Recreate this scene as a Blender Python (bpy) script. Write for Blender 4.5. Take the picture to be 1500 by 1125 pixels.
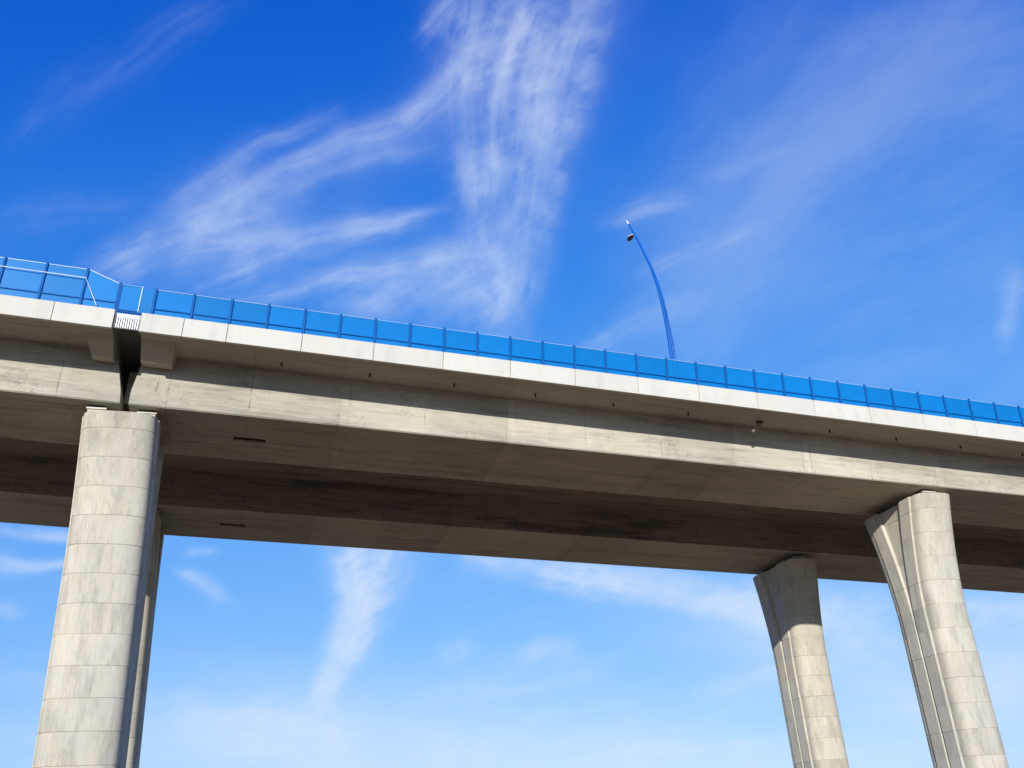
import bpy, bmesh, math, random
import numpy as np
from mathutils import Matrix, Vector
random.seed(7)
for o in list(bpy.data.objects): bpy.data.objects.remove(o)
scene = bpy.context.scene
C = scene.collection
R = math.radians

# ------------------------------------------------------------------ camera
EYE = 1.6                                   # eye height above the ground
YAW, PITCH, ROLL = 0.29556, 0.45023, -0.06783
cam_data = bpy.data.cameras.new('camera')
cam_data.sensor_fit = 'HORIZONTAL'; cam_data.sensor_width = 36.0
cam_data.lens = 36.0 * 1391.7 / 1500.0
cam_data.clip_start = 0.1; cam_data.clip_end = 400000
cam = bpy.data.objects.new('camera', cam_data); C.objects.link(cam)
fw = Vector((math.sin(YAW)*math.cos(PITCH), math.cos(YAW)*math.cos(PITCH), math.sin(PITCH)))
r0 = Vector((math.cos(YAW), -math.sin(YAW), 0)); u0 = r0.cross(fw)
rt = math.cos(ROLL)*r0 + math.sin(ROLL)*u0
up = -math.sin(ROLL)*r0 + math.cos(ROLL)*u0
m = Matrix((rt, up, -fw)).transposed().to_4x4(); m.translation = Vector((0, 0, EYE))
cam.matrix_world = m
scene.camera = cam

# ------------------------------------------------------------------ sun, sky, exposure
SUN_AZ, SUN_EL = R(23), R(18.5)             # azimuth measured from -Y towards -X
S = Vector((-math.sin(SUN_AZ)*math.cos(SUN_EL), -math.cos(SUN_AZ)*math.cos(SUN_EL), math.sin(SUN_EL)))
sun_data = bpy.data.lights.new('sun', 'SUN'); sun_data.energy = 5.0; sun_data.angle = R(0.53)
sun_data.color = (1.0, 0.95, 0.86)
sun = bpy.data.objects.new('sun', sun_data); C.objects.link(sun)
sun.rotation_euler = (-S).to_track_quat('-Z', 'Y').to_euler(); sun.location = (-30, -60, 60)
vs = scene.view_settings
vs.view_transform = 'Standard'; vs.look = 'None'; vs.gamma = 1.0; vs.exposure = 0.0; vs.use_curve_mapping = False

class NT:
    """tiny node-tree helper"""
    def __init__(self, tree): self.t = tree; tree.nodes.clear()
    def n(self, kind, **kw):
        nd = self.t.nodes.new(kind)
        for k, v in kw.items(): setattr(nd, k, v)
        return nd
    def put(self, sock, v):
        if isinstance(v, bpy.types.NodeSocket): self.t.links.new(v, sock)
        else: sock.default_value = v
    def m(self, op, a, b=0.0, c=None, clamp=False):
        nd = self.n('ShaderNodeMath', operation=op, use_clamp=clamp)
        self.put(nd.inputs[0], a); self.put(nd.inputs[1], b)
        if c is not None: self.put(nd.inputs[2], c)
        return nd.outputs[0]
    def v(self, op, a, b=None, s=None):
        nd = self.n('ShaderNodeVectorMath', operation=op)
        self.put(nd.inputs[0], a)
        if b is not None: self.put(nd.inputs[1], b)
        if s is not None: self.put(nd.inputs['Scale'], s)
        return nd.outputs['Value'] if op in ('DOT_PRODUCT', 'LENGTH', 'DISTANCE') else nd.outputs[0]
    def mapr(self, x, a, b, c=0.0, d=1.0, smooth=True):
        nd = self.n('ShaderNodeMapRange', interpolation_type='SMOOTHSTEP' if smooth else 'LINEAR')
        for i, q in enumerate((x, a, b, c, d)): self.put(nd.inputs[i], q)
        return nd.outputs[0]
    def mapping(self, vec, rot=(0, 0, 0), sc=(1, 1, 1), loc=(0, 0, 0)):
        nd = self.n('ShaderNodeMapping'); self.put(nd.inputs[0], vec)
        nd.inputs['Rotation'].default_value = rot; nd.inputs['Scale'].default_value = sc; nd.inputs['Location'].default_value = loc
        return nd.outputs[0]
    def noise(self, vec, scale, detail=4, rough=0.55, dist=0.0, out=0):
        nd = self.n('ShaderNodeTexNoise'); self.put(nd.inputs['Vector'], vec)
        nd.inputs['Scale'].default_value = scale; nd.inputs['Detail'].default_value = detail
        nd.inputs['Roughness'].default_value = rough; nd.inputs['Distortion'].default_value = dist
        return nd.outputs[out]
    def mix(self, f, a, b, mode='MIX'):
        nd = self.n('ShaderNodeMix', data_type='RGBA', blend_type=mode)
        self.put(nd.inputs[0], f); self.put(nd.inputs[6], a); self.put(nd.inputs[7], b)
        return nd.outputs[2]

world = bpy.data.worlds.new('World'); scene.world = world; world.use_nodes = True
W = NT(world.node_tree)
sky = W.n('ShaderNodeTexSky', sky_type='NISHITA'); sky.sun_disc = False
sky.sun_elevation = SUN_EL; sky.sun_rotation = math.pi + SUN_AZ
sky.altitude = 300; sky.air_density = 1.0; sky.dust_density = 0.2; sky.ozone_density = 3.0
rc = W.n('ShaderNodeRGBCurve')               # camera-like rendering of the clear sky's blue
def curve(c, pts):
    while len(c.points) < len(pts): c.points.new(0.5, 0.5)
    for p, q in zip(c.points, pts): p.location = q; p.handle_type = 'AUTO'
curve(rc.mapping.curves[0], [(0, 0), (0.056, 0.006), (0.074, 0.02), (0.12, 0.068), (0.208, 0.174), (0.53, 0.413), (1, 0.6)])
curve(rc.mapping.curves[1], [(0, 0), (0.108, 0.115), (0.141, 0.182), (0.22, 0.305), (0.378, 0.455), (0.77, 0.69), (1, 0.8)])
curve(rc.mapping.curves[2], [(0, 0), (0.105, 0.36), (0.21, 0.624), (0.268, 0.735), (0.40, 0.87), (0.622, 0.97), (1, 1)])
rc.mapping.update()
W.put(rc.inputs['Color'], W.v('SCALE', sky.outputs[0], s=0.1))
blue = W.v('SCALE', rc.outputs[0], s=1.0/0.10)
bg = W.n('ShaderNodeBackground'); W.put(bg.inputs['Color'], blue); bg.inputs['Strength'].default_value = 0.10
W.put(W.n('ShaderNodeOutputWorld').inputs['Surface'], bg.outputs[0])

world.cycles.sampling_method = 'MANUAL'; world.cycles.sample_map_resolution = 512

# ------------------------------------------------------------------ materials
def newmat(name):
    mt = bpy.data.materials.new(name); mt.use_nodes = True
    return mt, NT(mt.node_tree)
def finish(T, col, rough, bumps=(), metallic=0.0, spec=0.4):
    b = T.n('ShaderNodeBsdfPrincipled'); T.put(b.inputs['Base Color'], col); T.put(b.inputs['Roughness'], rough)
    b.inputs['Metallic'].default_value = metallic; b.inputs['Specular IOR Level'].default_value = spec
    nrm = None
    for h, st, dd in bumps:
        bp = T.n('ShaderNodeBump'); bp.inputs['Strength'].default_value = st; bp.inputs['Distance'].default_value = dd
        T.put(bp.inputs['Height'], h)
        if nrm is not None: T.put(bp.inputs['Normal'], nrm)
        nrm = bp.outputs[0]
    if nrm is not None: T.put(b.inputs['Normal'], nrm)
    T.put(T.n('ShaderNodeOutputMaterial').inputs['Surface'], b.outputs[0])
    return b
def concrete(name, base, grain_dir='x', stain=0.5, lift=0.0, seams=None, grain=0.5, patch=0.0, drips=0.0, cracks=0.0):
    """cast concrete: board grain, blotches, pores, run-off streaks, optional seams along local x"""
    mt, T = newmat(name)
    tc = T.n('ShaderNodeTexCoord').outputs['Object']
    rnd = T.n('ShaderNodeObjectInfo').outputs['Random']
    off = T.n('ShaderNodeCombineXYZ'); T.put(off.inputs[0], T.m('MULTIPLY', rnd, 37.0 if lift else 0.0)); T.put(off.inputs[1], T.m('MULTIPLY', rnd, 19.0 if lift else 0.0))
    p = T.v('ADD', tc, off.outputs[0])
    sc = {'x': (0.25, 5.0, 5.0), 'z': (4.0, 4.0, 0.35), 'f': (1.2, 1.2, 1.2)}[grain_dir]
    big = T.noise(T.mapping(p, sc=(0.5, 1.3, 1.3) if grain_dir == 'x' else (1, 1, 0.7)), 0.28, 5, 0.65, 0.1)
    mid = T.noise(T.mapping(p, sc=(0.5, 1.4, 1.4) if grain_dir == 'x' else (1.2, 1.2, 0.6)), 1.1, 6, 0.72, 0.1)
    gr = T.noise(T.mapping(p, sc=sc), 1.0, 5, 0.6)
    gr2 = T.noise(T.mapping(p, sc=tuple(k_*q for k_, q in zip((3.6, 3.0, 3.0), sc))), 1.0, 5, 0.7)
    fine = T.noise(p, 22.0, 4, 0.65)
    pore = T.mapr(T.noise(p, 6.5, 3, 0.5), 0.66, 0.74)
    # brightness factor
    f = T.m('ADD', 1.0, T.m('MULTIPLY', T.m('SUBTRACT', big, 0.5), 0.55*stain))
    f = T.m('ADD', f, T.m('MULTIPLY', T.m('SUBTRACT', mid, 0.5), 0.45*stain))
    f = T.m('ADD', f, T.m('MULTIPLY', T.m('SUBTRACT', gr, 0.5), 0.55*grain))
    f = T.m('ADD', f, T.m('MULTIPLY', T.m('SUBTRACT', gr2, 0.5), 0.55*grain))
    f = T.m('ADD', f, T.m('MULTIPLY', T.m('SUBTRACT', fine, 0.5), 0.12))
    if lift: f = T.m('ADD', f, T.m('MULTIPLY', T.m('SUBTRACT', rnd, 0.5), lift))
    f = T.m('SUBTRACT', f, T.m('MULTIPLY', pore, 0.12*stain))
    if patch:                                   # damp, brownish patches with their own outline
        pm = T.mapr(T.noise(T.mapping(p, sc=(0.10, 0.9, 0.9) if grain_dir == 'x' else (0.9, 0.9, 0.25)), 1.0, 7, 0.74, 0.15), 0.49, 0.64)
        pm2 = T.mapr(T.noise(T.mapping(p, loc=(31, 7, 3), sc=(0.30, 3.2, 3.2) if grain_dir == 'x' else (2.6, 2.6, 0.5)), 1.0, 7, 0.74, 0.1), 0.53, 0.66)
        f = T.m('MULTIPLY', f, T.m('SUBTRACT', 1.0, T.m('MULTIPLY', pm, patch)))
        f = T.m('MULTIPLY', f, T.m('SUBTRACT', 1.0, T.m('MULTIPLY', pm2, patch*0.6)))
    if cracks:                                  # short wandering hairline marks
        cn = T.noise(T.mapping(p, sc=(0.8, 0.55, 0.55)), 1.0, 5, 0.72, 0.6)
        ck = T.mapr(T.m('ABSOLUTE', T.m('SUBTRACT', cn, 0.5)), 0.004, 0.012, 1.0, 0.0)
        cmk = T.mapr(T.noise(T.mapping(p, loc=(9, 4, 1)), 0.45, 4, 0.6), 0.50, 0.62)
        f = T.m('MULTIPLY', f, T.m('SUBTRACT', 1.0, T.m('MULTIPLY', T.m('MULTIPLY', ck, cmk), cracks)))
    if drips:                                   # run-off streaks down the face
        dr = T.mapr(T.noise(T.mapping(p, sc=(7.0, 7.0, 0.45)), 1.0, 5, 0.7), 0.52, 0.72)
        dm = T.mapr(T.noise(T.mapping(p, loc=(5, 11, 2), sc=(0.8, 0.8, 0.6)), 1.0, 4, 0.6), 0.40, 0.66)
        f = T.m('MULTIPLY', f, T.m('SUBTRACT', 1.0, T.m('MULTIPLY', T.m('MULTIPLY', dr, dm), drips)))
        lt = T.mapr(T.noise(T.mapping(p, loc=(3, 1, 8), sc=(9.0, 9.0, 0.5)), 1.0, 4, 0.7), 0.60, 0.74)
        f = T.m('MULTIPLY', f, T.m('ADD', 1.0, T.m('MULTIPLY', lt, drips*0.4)))
    bumps = [(gr, 0.3, 0.02), (fine, 0.3, 0.006), (mid, 0.3, 0.015)]
    if seams:
        sxx = T.n('ShaderNodeSeparateXYZ'); T.put(sxx.inputs[0], tc)
        wob = T.m('ADD', sxx.outputs[0], T.m('MULTIPLY', T.m('SUBTRACT', T.noise(tc, 0.9, 5, 0.7), 0.5), 0.22))
        for per, ofs, wd, amt in seams:
            t = T.m('FRACT', T.m('DIVIDE', T.m('SUBTRACT', wob, ofs), per))
            dline = T.m('MULTIPLY', T.m('MINIMUM', t, T.m('SUBTRACT', 1.0, t)), per)
            brk = T.mapr(T.noise(tc, 0.9, 5, 0.7), 0.42, 0.62)
            f = T.m('SUBTRACT', f, T.m('MULTIPLY', T.m('MULTIPLY', T.mapr(dline, wd*0.5, wd, 1.0, 0.0), amt), brk))
            pid = T.m('FLOOR', T.m('DIVIDE', T.m('SUBTRACT', wob, ofs), per))
            wn = T.n('ShaderNodeTexWhiteNoise', noise_dimensions='1D'); T.put(wn.inputs['W'], pid)
            f = T.m('ADD', f, T.m('MULTIPLY', T.m('SUBTRACT', wn.outputs[0], 0.5), 0.10))
    tint = T.mix(T.mapr(mid, 0.35, 0.75), (1.0, 1.0, 1.0, 1), (1.0, 0.97, 0.90, 1))
    col = T.mix(1.0, base + (1,), tint, 'MULTIPLY')
    col = T.v('SCALE', col, s=T.m('MAXIMUM', f, 0.15))
    finish(T, col, T.mapr(mid, 0.2, 0.8, 0.78, 0.95), bumps, spec=0.25)
    return mt
def paint(name, col, rough=0.4, metallic=0.0, spec=0.5, dirt=0.25):
    mt, T = newmat(name)
    tc = T.n('ShaderNodeTexCoord').outputs['Object']
    n1 = T.noise(tc, 2.5, 5, 0.65); n2 = T.noise(T.mapping(tc, sc=(9, 9, 1.0)), 1.0, 4, 0.6)
    f = T.m('ADD', T.m('ADD', 1.0, T.m('MULTIPLY', T.m('SUBTRACT', n1, 0.5), dirt)), T.m('MULTIPLY', T.m('SUBTRACT', n2, 0.5), dirt))
    finish(T, T.v('SCALE', col + (1,) if len(col) == 4 else col, s=f), T.mapr(n1, 0.3, 0.7, rough*0.8, min(1, rough*1.25)), [(n1, 0.05, 0.01)], metallic, spec)
    return mt
M = {}
M['girder'] = concrete('girder_concrete', (0.475, 0.452, 0.392), 'x', 0.75, seams=((5.02, 3.4, 0.06, 0.28), (10.04, 4.0, 0.05, 0.24), (5.02, 3.62, 0.30, -0.07)), grain=0.8, patch=0.26, cracks=0.35)
M['stained_shade'] = concrete('stained_shaded_concrete', (0.27, 0.235, 0.21), 'x', 0.8, seams=((5.02, 3.4, 0.06, 0.25),), grain=1.1, patch=0.5)  # water blotches, with the recess shade painted into the dark base
M['slab'] = concrete('slab_concrete', (0.40, 0.375, 0.33), 'x', 0.7, seams=((5.02, 3.4, 0.06, 0.25),), grain=0.5, patch=0.2)
M['block'] = concrete('end_block_concrete', (0.42, 0.39, 0.34), 'x', 0.7, grain=0.4, patch=0.2)
M['fascia'] = concrete('precast_concrete', (0.60, 0.585, 0.53), 'f', 0.22, lift=0.08, grain=0.14, patch=0.07, drips=0.07)
M['pier'] = concrete('pier_concrete', (0.53, 0.50, 0.43), 'z', 0.5, lift=0.13, grain=0.6, patch=0.20, drips=0.34)
M['bearing'] = paint('bearing_steel', (0.55, 0.54, 0.50), 0.6)
M['dark'] = paint('dark_rubber', (0.03, 0.028, 0.026), 0.8)
M['post'] = paint('blue_post_paint', (0.004, 0.10, 0.35), 0.6, spec=0.15)
M['rail'] = paint('pale_rail_metal', (0.50, 0.63, 0.82), 0.4, 0.1)
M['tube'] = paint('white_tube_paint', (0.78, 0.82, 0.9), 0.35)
M['mast'] = paint('blue_mast_paint', (0.004, 0.105, 0.43), 0.5, spec=0.2)
M['railblue'] = paint('pale_blue_rail', (0.16, 0.36, 0.74), 0.5, spec=0.2)
M['galv'] = paint('galvanised_steel', (0.62, 0.62, 0.62), 0.45, 0.3)
M['ribdark'] = paint('steel_shadow_gap', (0.2, 0.2, 0.21), 0.6)
M['head'] = paint('lamp_housing', (0.55, 0.53, 0.55), 0.4)
M['headglass'] = paint('lamp_lens_off', (0.03, 0.025, 0.025), 0.15)
M['pipe'] = paint('drain_pipe_metal', (0.03, 0.026, 0.024), 0.6)
M['pipe_pale'] = paint('drain_pipe_plastic', (0.30, 0.27, 0.26), 0.5)
def panel_mat():
    mt, T = newmat('blue_mesh_panel')
    tc = T.n('ShaderNodeTexCoord').outputs['Object']; rnd = T.n('ShaderNodeObjectInfo').outputs['Random']
    f = T.m('ADD', 0.9, T.m('MULTIPLY', rnd, 0.16))
    f = T.m('ADD', f, T.m('MULTIPLY', T.m('SUBTRACT', T.noise(tc, 1.2, 4), 0.5), 0.3))
    col = T.v('SCALE', (0.010, 0.31, 0.70), s=f)
    di = T.n('ShaderNodeBsdfDiffuse'); T.put(di.inputs[0], col)
    tl = T.n('ShaderNodeBsdfTranslucent'); T.put(tl.inputs[0], col)
    gl = T.n('ShaderNodeBsdfGlossy'); gl.inputs[0].default_value = (0.6, 0.8, 1, 1); gl.inputs['Roughness'].default_value = 0.35
    tr = T.n('ShaderNodeBsdfTransparent'); tr.inputs[0].default_value = (0.25, 0.8, 1.0, 1)
    def mx(fac, a, b):
        s = T.n('ShaderNodeMixShader'); T.put(s.inputs[0], fac); T.put(s.inputs[1], a.outputs[0]); T.put(s.inputs[2], b.outputs[0]); return s
    s = mx(0.35, di, tl); s = mx(0.03, s, gl); s = mx(0.34, s, tr)
    T.put(T.n('ShaderNodeOutputMaterial').inputs['Surface'], s.outputs[0])
    return mt
M['panel'] = panel_mat()
def ground_mat():
    mt, T = newmat('dry_ground')
    tc = T.n('ShaderNodeTexCoord').outputs['Object']
    a = T.noise(tc, 0.03, 6, 0.6); b = T.noise(tc, 0.6, 6, 0.65); c = T.noise(tc, 6, 4, 0.6)
    col = T.mix(T.mapr(a, 0.42, 0.6), (0.235, 0.15, 0.08, 1), (0.195, 0.14, 0.072, 1))
    col = T.mix(T.mapr(b, 0.4, 0.7, 0, 0.6), col, (0.265, 0.18, 0.10, 1))
    finish(T, col, 0.95, [(b, 0.4, 0.1), (c, 0.4, 0.03)], spec=0.1)
    return mt
M['ground'] = ground_mat()

# ------------------------------------------------------------------ helpers
def tag(o, label, cat, group=None):
    o['label'] = label; o['category'] = cat
    if group: o['group'] = group
    return o
def empty(name, loc, rot=(0, 0, 0)):
    o = bpy.data.objects.new(name, None); C.objects.link(o); o.location = loc; o.rotation_euler = rot; o.empty_display_size = 0.5
    return o
def link(name, me, mat, parent=None, smooth=None):
    if mat is not None and not me.materials: me.materials.append(mat)
    if smooth is not None:
        me.shade_smooth(); me.set_sharp_from_angle(angle=R(smooth))
    o = bpy.data.objects.new(name, me); C.objects.link(o)
    if parent is not None: o.parent = parent
    return o
def mesh(name, verts, faces):
    me = bpy.data.meshes.new(name); me.from_pydata([tuple(v) for v in verts], [], faces); me.validate()
    bm = bmesh.new(); bm.from_mesh(me); bmesh.ops.recalc_face_normals(bm, faces=bm.faces); bm.to_mesh(me); bm.free()
    return me
def box_mesh(name, x0, x1, y0, y1, z0, z1, bev=0.0):
    bm = bmesh.new(); bmesh.ops.create_cube(bm, size=1.0)
    for v in bm.verts:
        v.co = ((x0+x1)/2 + v.co.x*(x1-x0), (y0+y1)/2 + v.co.y*(y1-y0), (z0+z1)/2 + v.co.z*(z1-z0))
    if bev: bmesh.ops.bevel(bm, geom=bm.edges[:], offset=bev, segments=1, affect='EDGES')
    me = bpy.data.meshes.new(name); bm.to_mesh(me); bm.free(); return me
def tube_mesh(name, pts, radii, seg=10):
    verts = []; faces = []
    n = len(pts); pts = [Vector(p) for p in pts]
    for i, p in enumerate(pts):
        t = (pts[min(i+1, n-1)] - pts[max(i-1, 0)]).normalized()
        a = t.cross(Vector((0, 1, 0)) if abs(t.y) < 0.9 else Vector((1, 0, 0))).normalized(); b = t.cross(a)
        for k in range(seg):
            q = 2*math.pi*k/seg; verts.append(p + radii[i]*(math.cos(q)*a + math.sin(q)*b))
    for i in range(n-1):
        for k in range(seg):
            faces.append((i*seg+k, i*seg+(k+1) % seg, (i+1)*seg+(k+1) % seg, (i+1)*seg+k))
    faces.append(tuple(range(seg))[::-1]); faces.append(tuple((n-1)*seg+k for k in range(seg)))
    return mesh(name, verts, faces)

# ------------------------------------------------------------------ ground
gm = mesh('ground', [(-6000, -6000, 0), (6000, -6000, 0), (6000, 6000, 0), (-6000, 6000, 0)], [(0, 1, 2, 3)])
ground = link('ground', gm, M['ground']); ground['kind'] = 'structure'

# ------------------------------------------------------------------ sky: a thin layer of cirrus 6 km up, its density stored per vertex
# streaks: (kind, strength, [(azimuth, elevation, half width) ...]) in degrees
STROKES = [
    ('plume', 0.85, [(25.8, 49.9, 60), (23.1, 46.0, 62), (21.1, 42.4, 52), (20.0, 39.5, 46), (18.9, 36.4, 40), (18.0, 33.6, 42), (16.6, 30.9, 48), (15.4, 27.6, 55)]),
    ('plume', 0.62, [(19.7, 49.8, 80), (17.8, 46.0, 80), (16.4, 42.4, 66), (15.9, 39.3, 52), (15.5, 35.8, 46), (15.7, 31.7, 60)]),
    ('fibre', 0.80, [(22.0, 48.2, 16), (19.6, 45.5, 15), (18.1, 43.4, 15), (17.2, 40.8, 14), (16.6, 37.3, 14)]),
    ('fibre', 0.55, [(16.2, 47.5, 22), (15.4, 44.6, 24), (14.7, 41.7, 26), (14.9, 38.6, 22), (14.7, 35.0, 22)]),
    ('barb', 0.50, [(25.8, 46.8, 26), (24.7, 44.0, 26), (23.4, 41.1, 26), (21.7, 38.1, 26), (20.2, 35.1, 24), (19.2, 32.3, 22)]),
    ('puff', 0.60, [(21.3, 43.6, 34), (20.5, 40.6, 30), (19.9, 38.7, 22)]),
    ('fibre', 0.35, [(15.7, 48.2, 26), (13.7, 47.2, 26), (11.6, 45.8, 18)]),
    ('fibre', 0.85, [(17.8, 44.4, 34), (13.4, 42.8, 30), (9.1, 41.2, 20), (5.3, 40.2, 16), (1.2, 38.2, 16), (-1.6, 36.4, 18), (-4.3, 34.6, 22)]),
    ('fibre', 0.45, [(11.4, 40.0, 14), (7.3, 39.6, 15), (2.9, 38.1, 15), (-0.4, 36.2, 16)]),
    ('fibre', 0.50, [(4.7, 41.5, 14), (2.2, 40.6, 16), (-0.2, 39.6, 20), (-2.2, 38.1, 20), (-4.1, 36.7, 16), (-6.6, 35.1, 16)]),
    ('puff', 0.60, [(-1.3, 38.4, 24), (-2.5, 36.3, 36), (-4.3, 34.6, 44), (-5.5, 32.9, 36)]),
    ('fibre', 0.55, [(-10.6, 31.0, 30), (-7.2, 33.2, 36), (-2.6, 35.0, 36), (2.0, 36.8, 28)]),
    ('fibre', 0.65, [(-8.3, 31.6, 26), (-3.7, 33.1, 30), (2.1, 34.6, 26), (6.8, 35.5, 22), (10.8, 35.9, 16)]),
    ('fibre', 0.75, [(-3.9, 31.0, 18), (0.3, 33.1, 19), (3.5, 34.3, 18), (9.3, 35.9, 14), (12.8, 36.5, 12)]),
    ('fibre', 0.75, [(-2.1, 30.5, 18), (1.8, 31.5, 19), (5.5, 32.6, 20), (12.7, 33.5, 24), (16.1, 33.7, 24)]),
    ('veil', 0.28, [(-8.6, 31.3, 60), (-2.5, 34.0, 80), (6.4, 33.8, 90), (14.6, 33.4, 90)]),
    ('veil', 0.20, [(-4.0, 35.8, 50), (2.8, 38.4, 60), (11.5, 41.3, 60), (16.0, 45.0, 60)]),
    ('puff', 0.60, [(5.5, 30.6, 36), (10.2, 31.7, 44), (15.0, 31.8, 48), (16.8, 30.4, 40)]),
    ('fibre', 0.09, [(-16.7, 32.4, 34), (-12.1, 34.5, 34), (-6.7, 35.4, 34)]),
    ('fibre', 0.11, [(-13.0, 39.4, 26), (-9.6, 42.5, 34), (-6.7, 45.0, 34), (-3.5, 46.9, 28)]),
    ('fibre', 0.07, [(-16.3, 37.2, 26), (-14.0, 39.9, 40), (-11.9, 42.2, 30)]),
    ('veil', 0.42, [(23.0, 27.0, 50), (28.0, 29.3, 70), (33.2, 32.1, 90), (38.2, 35.4, 110), (46.4, 38.0, 140), (56.3, 38.5, 170)]),
    ('veil', 0.24, [(25.7, 23.5, 60), (34.2, 28.7, 120), (42.6, 30.7, 140), (53.1, 31.0, 170)]),
    ('veil', 0.21, [(34.4, 23.4, 90), (41.7, 24.6, 110), (50.8, 24.7, 140)]),
    ('veil', 0.15, [(25.7, 32.5, 50), (30.7, 35.8, 70), (37.1, 39.9, 100), (44.9, 43.7, 120)]),
    ('fibre', 0.50, [(27.0, 31.5, 12), (29.4, 32.0, 13), (31.9, 32.6, 13), (35.3, 33.1, 10)]),
    ('fibre', 0.35, [(32.3, 36.3, 9), (34.7, 36.4, 11), (38.2, 36.8, 9)]),
    ('fibre', 0.45, [(22.2, 27.7, 18), (26.1, 29.0, 22), (31.3, 29.6, 14)]),
    ('fibre', 0.35, [(24.6, 34.8, 18), (28.1, 35.3, 22), (31.1, 35.5, 14)]),
    ('puff', 0.50, [(48.6, 26.5, 18), (48.1, 24.8, 20), (47.3, 23.1, 14)]),
    ('puff', 2.20, [(8.3, 16.9, 60), (7.7, 14.9, 46), (7.7, 13.2, 34), (6.7, 11.3, 32), (5.7, 9.4, 26), (5.0, 8.0, 18), (4.5, 7.1, 12)]),
    ('plume', 1.31, [(5.8, 16.5, 30), (6.6, 14.5, 30), (7.1, 13.0, 24)]),
    ('plume', 2.20, [(13.7, 15.7, 22), (18.2, 14.6, 26), (22.3, 13.7, 28), (26.2, 12.5, 30), (30.0, 11.0, 34), (35.2, 8.5, 50)]),
    ('puff', 0.94, [(24.8, 14.1, 24), (29.8, 12.3, 30), (34.8, 10.4, 50), (38.5, 9.2, 50)]),
    ('fibre', 0.80, [(-13.6, 14.6, 14), (-11.4, 15.0, 12), (-8.7, 15.5, 8)]),
    ('fibre', 0.94, [(-14.0, 16.5, 10), (-11.0, 16.7, 10), (-8.5, 16.6, 8)]),
    ('fibre', 0.60, [(-13.3, 12.6, 12), (-11.3, 12.5, 10)]),
    ('plume', 0.75, [(-12.8, 9.7, 50), (-9.8, 9.1, 50), (-3.9, 7.3, 36), (2.2, 6.8, 32), (10.6, 5.7, 40)]),
    ('plume', 0.85, [(-4.8, 6.0, 50), (6.0, 4.9, 60), (17.4, 3.9, 50), (28.6, 3.1, 50)]),
    ('puff', 0.50, [(-0.4, 13.1, 14), (-1.3, 14.2, 15), (-2.4, 14.9, 12), (-3.5, 15.3, 8)]),
    ('fibre', 0.50, [(-3.1, 16.3, 8), (-1.0, 16.3, 8)]),
    ('puff', 0.50, [(11.4, 9.9, 14), (13.5, 10.2, 16)]),
    ('puff', 0.75, [(15.8, 8.9, 16), (17.7, 9.8, 20), (19.8, 9.4, 10)]),
    ('fibre', 0.66, [(13.3, 7.6, 12), (16.1, 7.6, 10), (20.9, 8.2, 14)]),
    ('puff', 0.75, [(26.5, 6.5, 16), (28.9, 7.0, 20), (31.2, 7.5, 18)]),
    ('plume', 0.75, [(32.6, 4.9, 50), (37.3, 5.5, 50), (44.3, 5.7, 60)]),
    ('plume', 0.94, [(40.9, 10.3, 30), (45.2, 8.9, 36)]),
    ('veil', 0.60, [(-5.1, 9.1, 60), (9.8, 6.1, 80), (27.0, 4.3, 80)]),
    ('veil', 0.72, [(22.1, 11.8, 50), (31.4, 8.6, 70), (38.2, 6.4, 80), (44.8, 5.3, 80)]),
    ('veil', 0.78, [(-13.2, 6.5, 60), (-1.3, 5.2, 60), (13.6, 4.1, 50), (28.6, 2.8, 50), (43.9, 2.2, 60)]),
    ('fibre', 0.78, [(21.2, 4.0, 10), (25.0, 3.9, 10), (28.7, 3.8, 8)]),
    ('puff', 0.90, [(33.9, 11.3, 40), (36.0, 9.2, 50), (37.9, 7.9, 40)]),
    ('veil', 0.70, [(40.1, 9.7, 50), (41.8, 7.4, 70), (45.0, 5.9, 70)]),
]
def vnoise(x, y, seed):
    """smooth lattice noise in 0..1"""
    xi = np.floor(x).astype(np.int64); yi = np.floor(y).astype(np.int64); fx = x - xi; fy = y - yi
    fx = fx*fx*fx*(fx*(fx*6-15)+10); fy = fy*fy*fy*(fy*(fy*6-15)+10)
    def h(i, j):
        n = (i*374761393 + j*668265263 + seed*2147483647) & 0xffffffff
        n = ((n ^ (n >> 13))*1274126177) & 0xffffffff
        n = ((n ^ (n >> 16))*2246822519) & 0xffffffff
        return ((n ^ (n >> 15)) & 0xffffff)/float(0xffffff)
    a = h(xi, yi); b_ = h(xi+1, yi); c = h(xi, yi+1); e = h(xi+1, yi+1)
    return (a*(1-fx)+b_*fx)*(1-fy) + (c*(1-fx)+e*fx)*fy
def fbm(x, y, seed, octv=4, rough=0.55):
    t = 0.0; amp = 1.0; tot = 0.0
    for o in range(octv):
        t = t + amp*vnoise(x*2**o + 17.3*o, y*2**o - 9.1*o, seed+o); tot += amp; amp *= rough
    return t/tot
def sst(x, a_, b_): 
    t = np.clip((x-a_)/(b_-a_), 0, 1); return t*t*(3-2*t)
def axis(lo, hi, dense, a_, b_, coarse):
    left = np.arange(lo, a_, coarse); mid = np.arange(a_, b_, dense); right = np.arange(b_, hi+1e-6, coarse)
    return np.concatenate([left, mid, right])
AZ = np.radians(axis(-178, 182, 0.12, -26, 62, 2.0)); EL = np.radians(axis(1.2, 88, 0.11, 1.6, 55, 2.2))
azg, elg = np.meshgrid(AZ, EL)
dx, dy, dz = np.sin(azg)*np.cos(elg), np.cos(azg)*np.cos(elg), np.sin(elg)
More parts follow.
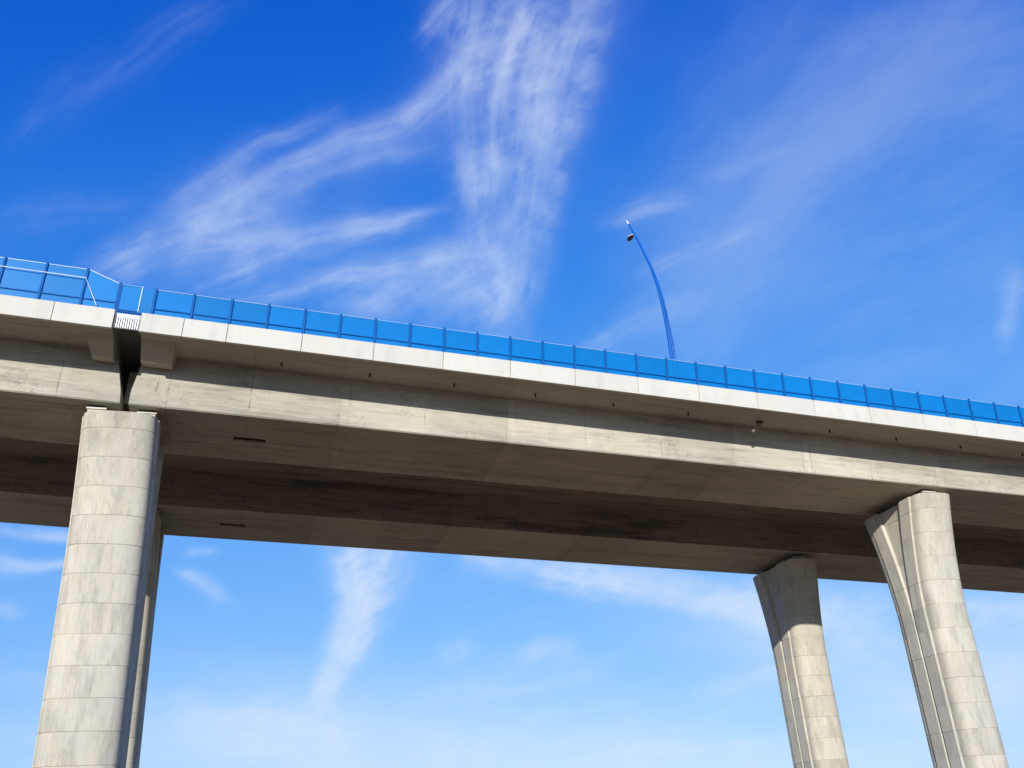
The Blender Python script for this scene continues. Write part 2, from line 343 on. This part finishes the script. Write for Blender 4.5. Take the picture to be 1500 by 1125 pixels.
# chart of the sky around a fixed direction (azimuth 17, elevation 26): 1 unit = 0.041 degrees at its centre
c_az, c_el = R(17.0), R(26.0); KCH = 1392.0
cf = np.array([math.sin(c_az)*math.cos(c_el), math.cos(c_az)*math.cos(c_el), math.sin(c_el)])
cr = np.array([math.cos(c_az), -math.sin(c_az), 0]); cu = np.cross(cr, cf)
def chart(x, y, z):
    w = x*cf[0]+y*cf[1]+z*cf[2]; w = np.where(w < 0.15, 0.15, w)
    return KCH*(x*cr[0]+y*cr[1]+z*cr[2])/w, KCH*(x*cu[0]+y*cu[1]+z*cu[2])/w
U, V_ = chart(dx, dy, dz)
wu = (fbm(U/210, V_/210, 11, 3)-0.5)*30 + (fbm(U/60, V_/60, 12, 3)-0.5)*9
wv = (fbm(U/210, V_/210, 21, 3)-0.5)*30 + (fbm(U/60, V_/60, 22, 3)-0.5)*9
UW, VW = U + wu, V_ + wv
fan_u, fan_v = UW*math.cos(R(27)) + VW*math.sin(R(27)), -UW*math.sin(R(27)) + VW*math.cos(R(27))
fluff = 0.6*fbm(UW/26, VW/26, 31, 5, 0.66) + 0.4*fbm(fan_u/80, fan_v/9, 35, 5, 0.62)   # fine fibres lying across the wind
broad = fbm(UW/120, VW/120, 41, 4)
KIND = {  # along, across, contrast low, contrast high, fluff share
    'fibre': (150.0, 10.0, 0.22, 0.80, 0.25), 'plume': (130.0, 15.0, 0.20, 0.84, 0.35), 'veil': (420.0, 90.0, 0.1, 0.9, 0.1),
    'barb': (34.0, 120.0, 0.38, 0.66, 0.5), 'puff': (90.0, 26.0, 0.2, 0.8, 0.45)}
total = np.zeros_like(U)
for si, (kind, wt, pts) in enumerate(STROKES):
    P2 = []
    for a_, e_, h_ in pts:
        q = (math.sin(R(a_))*math.cos(R(e_)), math.cos(R(a_))*math.cos(R(e_)), math.sin(R(e_)))
        u_, v_ = chart(*[np.array(k) for k in q]); P2.append((float(u_), float(v_), h_))
    al, ac, lo, hi, fl = KIND[kind]
    best = np.full(U.shape, 1e9); Ls = np.zeros_like(U); Ds = np.zeros_like(U); Tn = np.zeros_like(U)
    tot_len = sum(math.dist(p[:2], q[:2]) for p, q in zip(P2[:-1], P2[1:])); run = 0.0
    for (x0, y0, h0), (x1, y1, h1) in zip(P2[:-1], P2[1:]):
        bx, by = x1-x0, y1-y0; L = math.hypot(bx, by)
        tt = ((UW-x0)*bx + (VW-y0)*by)/(L*L); tcl = np.clip(tt, 0, 1)
        ex, ey = UW-x0-bx*tcl, VW-y0-by*tcl
        dn = np.hypot(ex, ey)/(h0+(h1-h0)*tcl)
        side = (bx*(VW-y0) - by*(UW-x0))/L
        m_ = dn < best
        best = np.where(m_, dn, best); Ls = np.where(m_, run + tt*L, Ls); Ds = np.where(m_, side, Ds); Tn = np.where(m_, (run+tcl*L)/tot_len, Tn)
        run += L
    rag = 0.72 + 0.56*fbm(Ls/90, Ds/60, 60+si*7, 3)
    fall = np.exp(-1.5*(best*rag)**2)
    ends = 0.35 + 0.65*sst(Tn, 0.0, 0.22)*(1-sst(Tn, 0.80, 1.0))
    tex = sst(0.78*fbm(Ls/al, Ds/ac, 90+si*5, 5, 0.64) + 0.22*fbm(Ls/(al*0.6), (Ds + 0.22*Ls)/(ac*0.7), 93+si*5, 4, 0.64), lo, hi)
    total += wt*fall*ends*(0.15 + 0.85*((1-fl)*tex + fl*sst(fluff, 0.28, 0.76)))*(0.9 if kind == 'veil' else 0.55+0.8*sst(broad, 0.3, 0.7))
# faint high veil everywhere, thicker towards the horizon
gx, gy = dx/np.maximum(dz, 0.05), dy/np.maximum(dz, 0.05)
veil = sst(fbm(gx*1.4+gy*0.5, gy*0.45-gx*0.3, 77, 5), 0.46, 0.85)*0.16
total += veil
dens = 0.80*(1.0 - np.exp(-1.0*total))
dens *= sst(elg, R(1.2), R(3.0))*0.9 + 0.1
H = 6000.0
dist = H/np.tan(elg)
vx, vy = np.sin(azg)*dist, np.cos(azg)*dist
nv, nu = azg.shape
co = np.stack([vx, vy, np.full_like(vx, H)], -1).reshape(-1, 3)
ii = (np.arange(nv-1)[:, None]*nu + np.arange(nu-1)[None, :]).ravel()
quads = np.stack([ii, ii+1, ii+nu+1, ii+nu], -1)
me = bpy.data.meshes.new('sky'); me.vertices.add(len(co)); me.vertices.foreach_set('co', co.ravel())
me.loops.add(quads.size); me.loops.foreach_set('vertex_index', quads.ravel().astype(np.int32))
me.polygons.add(len(quads)); me.polygons.foreach_set('loop_start', np.arange(0, quads.size, 4, dtype=np.int32))
at = me.attributes.new('cirrus_amount', 'FLOAT', 'POINT'); at.data.foreach_set('value', dens.ravel().astype(np.float32))
me.update(); me.validate()
cm, T = newmat('cirrus')
an = T.n('ShaderNodeAttribute', attribute_name='cirrus_amount')
em = T.n('ShaderNodeEmission'); em.inputs[0].default_value = (0.71, 0.82, 0.98, 1); em.inputs[1].default_value = 1.0
mxs = T.n('ShaderNodeMixShader'); T.put(mxs.inputs[0], an.outputs['Fac']); T.put(mxs.inputs[1], T.n('ShaderNodeBsdfTransparent').outputs[0]); T.put(mxs.inputs[2], em.outputs[0])
T.put(T.n('ShaderNodeOutputMaterial').inputs['Surface'], mxs.outputs[0])
cm.cycles.emission_sampling = 'NONE'
cirrus = link('sky', me, cm); cirrus['kind'] = 'structure'

# ------------------------------------------------------------------ bridge frame: x along the road (falling 3.7 degrees), y across, z square to the road
GRADE = -0.064744
def bridge_empty(name): return empty(name, (0, 0, EYE), (0, -GRADE, 0))
def lerp(a, b, t): return a + (b-a)*t
def tx(x): return max(-0.0, min(1.25, (x + 8.0)/60.0))
NB = lambda x: lerp(22.42, 22.86, tx(x))          # girder underside
Y_OUT = lambda x: 50.70
Y_IN = lambda x: lerp(57.63, 57.16, tx(x))
F_IN = lambda x: lerp(67.63, 66.55, tx(x))
F_OUT = lambda x: lerp(74.60, 73.55, tx(x))
TOP = 25.60

def girder(parent, ya, yb, stations, ends, slot=None, inner=None):
    """box girder shell: stations along x, ends[i](n) gives the x of the end faces; slot = (x0, x1, y0, y1)"""
    ch = 0.07
    verts = []; faces = []; rings = []
    n_st = len(stations)
    for i, x in enumerate(stations):
        nb = NB(x); a, b = ya(x), yb(x)
        s0, s1 = (slot[2], slot[3]) if slot else (lerp(a, b, .4), lerp(a, b, .6))
        mid = nb + 0.8
        prof = [(a, TOP), (a, mid), (a, nb+ch), (a+ch, nb), (s0, nb), (s1, nb), (b-ch, nb), (b, nb+ch), (b, mid), (b, TOP)]
        idx = []
        for (y, n) in prof:
            xx = x
            if i == 0: xx = ends[0](n)
            if i == n_st-1: xx = ends[1](n)
            verts.append((xx, y, n)); idx.append(len(verts)-1)
        rings.append(idx)
    k = len(rings[0])
    for i in range(n_st-1):
        for j in range(k-1):
            if slot and j == 4 and abs(stations[i]-slot[0]) < 1e-6: 
                q = [rings[i][4], rings[i][5], rings[i+1][5], rings[i+1][4]]
                def lifted(src, dz, gx_=0.0, gy_=0.0):
                    cx_ = sum(verts[v][0] for v in src)/4; cy_ = sum(verts[v][1] for v in src)/4; o_ = []
                    for v in src:
                        X_, Y_, Z_ = verts[v]
                        verts.append((X_ + math.copysign(gx_, X_-cx_), Y_ + math.copysign(gy_, Y_-cy_), Z_+dz)); o_.append(len(verts)-1)
                    return o_
                r1 = lifted(q, 0.12); r2 = lifted(r1, 0.002, 1.2, 2.0); up_ = lifted(r2, 2.2)
                for lo_, hi_ in ((q, r1), (r1, r2), (r2, up_)):
                    for e in range(4): faces.append((lo_[e], lo_[(e+1) % 4], hi_[(e+1) % 4], hi_[e]))
                faces.append(tuple(up_)); continue
            faces.append((rings[i][j], rings[i][j+1], rings[i+1][j+1], rings[i+1][j]))
        faces.append((rings[i][k-1], rings[i][0], rings[i+1][0], rings[i+1][k-1]))
    for i in (0, n_st-1):     # end faces as strips (ends are not planar)
        r = rings[i]
        faces += [(r[0], r[1], r[8], r[9]), (r[1], r[2], r[7], r[8]), (r[2], r[3], r[6], r[7]), (r[3], r[4], r[5], r[6])]
    g_ = link('girder', mesh('girder', verts, faces), M['girder'], parent)
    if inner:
        g_.data.materials.append(M['stained_shade'])
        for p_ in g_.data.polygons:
            if p_.normal.y < -0.8 and p_.center.z > 22.6: p_.material_index = 1  # web facing the recess: stains plus painted-in shade
    return g_
def slab(parent, x0, x1):
    prof = [(47.70, 25.40), (50.9, 25.51), (56.9, 25.2), (68.2, 25.2), (74.0, 25.51), (77.4, 25.40), (77.4, 26.33), (47.70, 26.33)]
    verts = [(x, y, n) for x in (x0, x1) for y, n in prof]; k = len(prof)
    faces = [(j, (j+1) % k, k+(j+1) % k, k+j) for j in range(k)] + [tuple(range(k)), tuple(range(k, 2*k))]
    o = link('deck_slab', mesh('deck_slab', verts, faces), M['slab'], parent)
    o.data.materials.append(M['stained_shade'])
    for p_ in o.data.polygons:                  # bay between the two girders, darkened in colour for its shade
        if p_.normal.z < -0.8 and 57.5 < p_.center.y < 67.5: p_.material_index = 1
    return o
def fascia_run(parent, joints, far=False):
    cache = {}
    for a, b in zip(joints[:-1], joints[1:]):
        L = round(b-a-0.03, 3)
        if L not in cache: cache[L] = box_mesh('fascia_panel', -L/2, L/2, -0.11, 0.11, -0.565, 0.565, 0.012)
        o = link('fascia_panel', cache[L], M['fascia'], parent)
        o.location = ((a+b)/2, 47.59 + random.uniform(-.006, .006), 25.845 + random.uniform(-.004, .004))
def far_edge(parent, x0, x1):
    link('far_edge_beam', box_mesh('far_edge_beam', x0, x1, 77.42, 77.64, 25.28, 26.41), M['fascia'], parent)
def end_block(parent, xa_top, xa_bot, xb):
    """thickened cantilever end beside the joint, outer side sloping"""
    V = [];
    for xt in ((xa_top, xa_bot), (xb, xb)):
        V += [(xt[0], 48.45, 25.50), (xt[1], 49.85, 24.66), (xt[1], 50.75, 24.78), (xt[0], 50.75, 25.50)]
    F = [(0, 1, 5, 4), (1, 2, 6, 5), (2, 3, 7, 6), (3, 0, 4, 7), (0, 1, 2, 3), (4, 5, 6, 7)]
    link('end_block', mesh('end_block', V, F), M['block'], parent)
def drains(parent, xs):
    me = tube_mesh('drain_spout', [(0, 0, 0.05), (0, 0, -0.20)], [0.055, 0.055], 8)
    fl = None
    for x in xs:
        o = link('drain_spout', me, M['pipe'], parent); o.location = (x, 49.5, 25.45)

# right-hand span
deckR = tag(bridge_empty('bridge_deck'), 'long concrete bridge deck on twin girders carrying the curved blue lamp mast', 'bridge deck', 'bridge spans')
XR = 78.0
endR = lambda n: lerp(-7.98, -7.62, max(0, min(1, (n-23.2)/2.3)))
girder(deckR, Y_OUT, Y_IN, [-7.9, -2.39, -0.54, 22, 52, XR], (endR, lambda n: XR), (-2.39, -0.54, 53.87, 54.43))
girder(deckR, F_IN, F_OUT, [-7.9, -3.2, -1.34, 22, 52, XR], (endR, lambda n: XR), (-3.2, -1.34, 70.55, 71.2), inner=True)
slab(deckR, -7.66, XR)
jr = [-7.72, -5.52, -3.225] + [-3.225 + 4*k for k in range(1, 20)]
fascia_run(deckR, jr); far_edge(deckR, -7.72, XR)
end_block(deckR, -5.87, -6.05, -7.66)
drains(deckR, [-0.16 + 5.02*k for k in range(0, 6)] + [-0.16 + 5.02*k for k in range(7, 13)])
big = link('drain_pipe', tube_mesh('drain_pipe', [(29.97, 49.6, 25.47), (29.97, 49.6, 25.22), (29.78, 49.55, 25.05), (29.25, 49.3, 24.62)], [0.13, 0.13, 0.10, 0.10], 12), M['pipe_pale'], deckR, 40)
link('pipe_flange', tube_mesh('pipe_flange', [(29.97, 49.6, 25.44), (29.97, 49.6, 25.36)], [0.22, 0.22], 12), M['pipe'], big)
# left-hand span
deckL = tag(bridge_empty('bridge_deck'), 'bridge deck span carrying the taller stepped fence beyond the expansion joint', 'bridge deck', 'bridge spans')
XL = -50.0
endL = lambda n: lerp(-8.43, -9.08, max(0, min(1, (n-22.9)/2.4)))
girder(deckL, Y_OUT, Y_IN, [XL, -30, -8.5], (lambda n: XL, endL))
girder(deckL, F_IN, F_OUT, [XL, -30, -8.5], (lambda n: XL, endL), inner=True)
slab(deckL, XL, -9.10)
jl = [-9.05 - 3.0 - 4*k for k in range(9, -1, -1)] + [-9.05]
fascia_run(deckL, jl); far_edge(deckL, XL, -9.05)
end_block(deckL, -10.5, -10.2, -9.10)
link('end_diaphragm', box_mesh('end_diaphragm', -8.55, -7.99, 52.6, 56.4, 23.3, 25.3, 0.03), M['slab'], deckL)

# ribbed steel cover closing the joint in the edge of the deck
jc = tag(bridge_empty('joint_cover'), 'small ribbed steel cover closing the gap between white edge panels', 'joint cover')
link('cover_plate', box_mesh('cover_plate', -9.0, -7.76, 47.74, 47.78, 25.42, 26.30), M['ribdark'], jc)
link('top_band', box_mesh('top_band', -8.98, -7.78, 47.68, 47.738, 26.08, 26.31, 0.006), M['tube'], jc)
link('joint_plate', box_mesh('joint_plate', -9.12, -7.64, 47.8, 77.4, 26.20, 26.30), M['ribdark'], jc)
rib_me = box_mesh('rib', -0.036, 0.036, -0.035, 0.035, -0.31, 0.31, 0.008)
for k in range(10):
    o = link('rib', rib_me, M['galv'], jc); o.location = (-8.90 + k*0.118, 47.70, 25.755)
link('bottom_band', box_mesh('bottom_band', -8.98, -7.78, 47.67, 47.738, 25.40, 25.44), M['ribdark'], jc)
for x in (-9.0, -7.76):
    link('side_flashing', box_mesh('side_flashing', x-0.02, x+0.02, 47.62, 47.74, 25.40, 26.36), M['ribdark'], jc)

# ------------------------------------------------------------------ piers: cast lifts with a groove at each joint
def prof_f(z, ztop):
    t = max(0.0, (z - (ztop - 7.9))/7.9); return t**1.7
def pier_section(z, ztop, w, b0=1.17, e=0.98, nose=2.9, step=0.10, depth=0.36, fl=1.25, inset=0.0, side=0.0):
    F = fl*prof_f(z, ztop); b = b0 + F; c = 0.12 + 0.96*F
    wn = w - step - inset; w -= side
    half = []                                   # quarter of the outline: -x side, from the recess to the nose tip, y negative
    half += [(-w+min(depth, 0.15+0.10*F)+0.0, -max(c-0.05, 0.03)), (-w, -c), (-w, -b+0.03), (-w+0.03, -b), (-wn, -b-0.05)]
    for k in range(1, 15):                      # rounded nose: a fat ellipse
        q = math.pi/2*k/14; ex = 2.0/nose
        half.append((-wn*math.cos(q)**ex if k < 14 else 0.0, -b - 0.05 - (e-inset)*math.sin(q)**ex))
    quarter = half
    front = quarter + [(-x, y) for x, y in reversed(quarter[:-1])]
    back = [(-x, -y) for x, y in front]
    return front + back
def pier(name, cx, cy, ztop, w, first, lift, label, group='bridge piers', rot=0.0):
    root = tag(empty(name, (cx, cy, 0), (0, rot, 0)), label, 'bridge pier', group)
    zt = ztop + EYE
    levels = [zt]; z = first + EYE
    while z > 0.5: levels.append(z); z -= lift
    levels.append(-0.02)
    joint = [(random.uniform(0.016, 0.034), 0.03 if k % 3 == 1 or k == len(levels)-1 else 0.0) for k in range(len(levels))]
    for li, (hi, lo) in enumerate(zip(levels[:-1], levels[1:])):
        g = 0.024
        zs = [(lo,) + joint[li+1], (lo+g, 0.0, 0.0)]
        nsub = 4 if hi > zt - 9 else 1
        for k in range(1, nsub): zs.append((lerp(lo+g, hi-g, k/nsub), 0.0, 0.0))
        zs += [(hi-g, 0.0, 0.0), (hi,) + joint[li]]
        verts = []; faces = []; k = None
        for zz, ins, sd in zs:
            sec = pier_section(zz, zt, w, inset=ins, side=sd); k = len(sec)
            verts += [(x, y, zz) for x, y in sec]
        for i in range(len(zs)-1):
            for j in range(k): faces.append((i*k+j, i*k+(j+1) % k, (i+1)*k+(j+1) % k, (i+1)*k+j))
        faces.append(tuple(range(k))); faces.append(tuple((len(zs)-1)*k+j for j in range(k)))
        link('concrete_lift', mesh('concrete_lift', verts, faces), M['pier'], root, 28)
    return root, zt
def girder_bottom(cx, X):  # height of the girder underside (world) above world X
    x = X*math.cos(GRADE); 
    for _ in range(4): n = NB(x); x = (X + n*math.sin(GRADE))/math.cos(GRADE)
    return x*math.sin(GRADE) + NB(x)*math.cos(GRADE) + EYE
def bearings(root, zt, spots):
    for bx, by in spots:
        zb = girder_bottom(0, root.location.x + bx)
        pl = link('bearing', box_mesh('bearing', bx-0.45, bx+0.45, by-0.45, by+0.45, zt-0.01, lerp(zt, zb, 0.55), 0.015), M['pier'], root)
        link('bearing_plate', box_mesh('bearing_plate', bx-0.52, bx+0.52, by-0.52, by+0.52, lerp(zt, zb, 0.55)+0.003, lerp(zt, zb, 0.7), 0.006), M['bearing'], pl)
        link('bearing_pad', box_mesh('bearing_pad', bx-0.38, bx+0.38, by-0.38, by+0.38, lerp(zt, zb, 0.7)+0.003, zb+0.0), M['dark'], pl)
pL, zt = pier('bridge_pier', -7.06, 53.9, 22.35, 1.99, 21.45, 1.535, 'broad concrete pier with rounded front carrying both decks below the expansion joint', rot=0.008)
bearings(pL, zt, [(-1.3, -2.2), (1.3, -2.2), (-1.3, 2.2), (1.3, 2.2)])
pR, zt = pier('bridge_pier', 44.6, 54.0, 19.45, 1.5, 18.45, 1.535, 'sunlit flared concrete pier with grooved side under the girder nearer the fence')
bearings(pR, zt, [(0.0, -2.25), (0.0, 2.25)])
pLF, zt = pier('bridge_pier', -7.70, 70.9, 22.35, 1.95, 21.45, 1.535, 'concrete pier mostly hidden behind the broad rounded pier at the expansion joint')
bearings(pLF, zt, [(-1.3, -2.2), (1.3, -2.2), (-1.3, 2.2), (1.3, 2.2)])
pRF, zt = pier('bridge_pier', 44.1, 69.9, 19.45, 1.5, 18.1, 1.535, 'flared concrete pier whose head lies in the shade of the deck')
bearings(pRF, zt, [(0.0, -2.25), (0.0, 2.25)])

# ------------------------------------------------------------------ fences on the deck edge
FT, FB = 27.99, 26.415
def quad_panel(parent, xa, xb, ya, za0, za1, zb0, zb1, name='mesh_panel'):
    t = 0.012
    V = [(xa, ya-t, za0), (xb, ya-t, zb0), (xb, ya-t, zb1), (xa, ya-t, za1), (xa, ya+t, za0), (xb, ya+t, zb0), (xb, ya+t, zb1), (xa, ya+t, za1)]
    F = [(0, 1, 2, 3), (4, 5, 6, 7), (0, 1, 5, 4), (1, 2, 6, 5), (2, 3, 7, 6), (3, 0, 4, 7)]
    return link(name, mesh(name, V, F), M['panel'], parent)
fR = tag(bridge_empty('fence'), 'long low fence of blue panels and posts beside the curved lamp mast', 'fence')
post_me = box_mesh('post', -0.065, 0.065, -0.05, 0.05, 0, FT-FB+0.06, 0.008)
pan_me = box_mesh('mesh_panel', 0.02, 1.98, -0.010, 0.010, 0.03, FT-FB-0.012)
brail_me = box_mesh('bottom_rail', 0.067, 1.933, -0.025, 0.025, 0.325, 0.385, 0.006)
trail_me = box_mesh('top_rail', 0.067, 1.933, -0.018, 0.018, FT-FB-0.01, FT-FB+0.012, 0.004)
NPOST = 38
for i in range(NPOST):
    x = -7.225 + 2*i
    o = link('post', post_me, M['post'], fR); o.location = (x, 47.535, FB); o.rotation_euler = (random.uniform(-.006, .006), random.uniform(-.006, .006), 0)
    if i < NPOST-1:
        o = link('mesh_panel', pan_me, M['panel'], fR); o.location = (x, 47.60 + random.uniform(-.006, .006), FB)
        o.rotation_euler = (random.uniform(-.02, .02), 0, 0)
        o = link('bottom_rail', brail_me, M['post'], fR); o.location = (x, 47.55, FB)
        o = link('top_rail', trail_me, M['rail'] if i < 9 else M['railblue'], fR); o.location = (x, 47.585, FB)
fL = tag(bridge_empty('fence'), 'taller blue panel fence with white handrail stepping down towards the joint', 'fence')
HL = 28.69
xs = [-10.85 - 2.05*k for k in range(0, 12)][::-1]
for i, x in enumerate(xs):
    link('post', box_mesh('post', x-0.06, x+0.06, 47.485, 47.585, FB, HL+0.05, 0.008), M['post'], fL)
    if i < len(xs)-1:
        x2 = xs[i+1]
        quad_panel(fL, x+0.02, x2-0.02, 47.60, FB+.03, HL-.01, FB+.03, HL-.01)
        link('bottom_rail', box_mesh('bottom_rail', x+.062, x2-.062, 47.53, 47.575, FB+.42, FB+.48), M['post'], fL)
        link('top_rail', box_mesh('top_rail', x+.062, x2-.062, 47.57, 47.605, HL-.01, HL+.018), M['rail'], fL)
quad_panel(fL, -10.83, -9.12, 47.60, FB+.03, HL-.01, FB+.03, 28.05)
link('bottom_rail', box_mesh('bottom_rail', -10.788, -9.16, 47.53, 47.575, FB+.42, FB+.48), M['post'], fL)
link('post', box_mesh('post', -9.16, -9.04, 47.485, 47.585, FB, 28.12, 0.008), M['post'], fL)
link('top_rail', tube_mesh('top_rail', [(-10.79, 47.585, HL+.0), (-9.16, 47.585, 28.08)], [0.022, 0.022], 8), M['tube'], fL, 40)
link('handrail', tube_mesh('handrail', [(xs[0], 47.45, 28.13), (-10.84, 47.45, 28.07), (-10.02, 47.45, 26.47)], [0.023, 0.023, 0.023], 8), M['tube'], fL, 40)
fG = tag(bridge_empty('fence_gate'), 'narrow blue gate panel with pale frame bridging the expansion joint', 'gate')
quad_panel(fG, -9.02, -7.98, 47.60, FB+.03, 28.02, FB+.03, 28.02)
quad_panel(fG, -7.92, -7.30, 47.61, FB+.03, 27.96, FB+.03, 27.96)
for x in (-8.99, -7.95): link('gate_frame', box_mesh('gate_frame', x-.02, x+.02, 47.55, 47.59, FB+.06, 28.06), M['rail'] if x > -8.5 else M['post'], fG)
for z in (28.03, FB+.06): link('gate_frame', box_mesh('gate_frame', -8.96, -7.98, 47.555, 47.585, z-.02, z+.02), M['railblue'] if z > 27.5 else M['post'], fG)
link('gate_sill', box_mesh('gate_sill', -9.02, -7.3, 47.54, 47.66, FB-.065, FB-.005), M['post'], fG)

# ------------------------------------------------------------------ street lamp: curved blue mast behind the fence
lamp = tag(bridge_empty('street_lamp'), 'tall curved blue lamp mast leaning over the roadway behind the fence', 'street lamp')
pts = [(23.50, 47.95, 26.36), (23.39, 47.94, 28.06), (23.25, 47.97, 30.31), (23.07, 48.25, 33.05), (22.92, 48.87, 35.40), (22.77, 49.80, 37.67), (22.64, 50.80, 39.74), (22.57, 51.40, 40.90)]
def cat(pts, n=6):
    out = []; P_ = [Vector(p) for p in pts]
    for i in range(len(P_)-1):
        p0, p1, p2, p3 = P_[max(i-1, 0)], P_[i], P_[i+1], P_[min(i+2, len(P_)-1)]
        for k in range(n):
            t = k/n; out.append(0.5*((2*p1)+(-p0+p2)*t+(2*p0-5*p1+4*p2-p3)*t*t+(-p0+3*p1-3*p2+p3)*t**3))
    out.append(P_[-1]); return out
cp = cat(pts); n = len(cp)
link('mast', tube_mesh('mast', cp, [lerp(0.12, 0.062, i/(n-1)) for i in range(n)], 12), M['mast'], lamp, 40)
# second, thinner tube running up the mast and closing onto it half way
half = int(n*0.62)
link('twin_tube', tube_mesh('twin_tube', [cp[i] + Vector((lerp(0.30, 0.06, (i/half)**1.3), 0.02, 0)) for i in range(half+1)], [0.055]*(half+1), 8), M['mast'], lamp, 40)
link('base_plate', box_mesh('base_plate', 23.2, 24.0, 47.72, 48.3, 26.335, 26.38), M['galv'], lamp)
link('mast_tip', tube_mesh('mast_tip', [cp[-1], cp[-1]+Vector((-0.04, 0.22, 0.42))], [0.075, 0.05], 10), M['tube'], lamp, 40)  # white colour paints in the highlight at the tip
def head_mesh(name, top):
    bm = bmesh.new(); bmesh.ops.create_uvsphere(bm, u_segments=16, v_segments=10, radius=1.0)
    for v in bm.verts:
        x, y, z = v.co
        z = max(z, -0.15) if top else min(z, -0.12)
        taper = 1.0 - 0.25*max(0, -y)
        v.co = (x*0.20*taper, y*0.46, z*(0.15 if top else 0.13))
    me = bpy.data.meshes.new(name); bm.to_mesh(me); bm.free(); return me
hd = link('lamp_head', head_mesh('lamp_head', True), M['head'], lamp, 50)
hd.location = (22.53, 51.22, 39.58); hd.rotation_euler = (R(-6), 0, R(180))
ln = link('lamp_lens', head_mesh('lamp_lens', False), M['headglass'], hd, 50); ln.location = (0, 0, -0.02)
link('bracket', tube_mesh('bracket', [(22.63, 50.72, 39.58), (22.56, 50.95, 39.58)], [0.05, 0.06], 8), M['head'], lamp, 40)
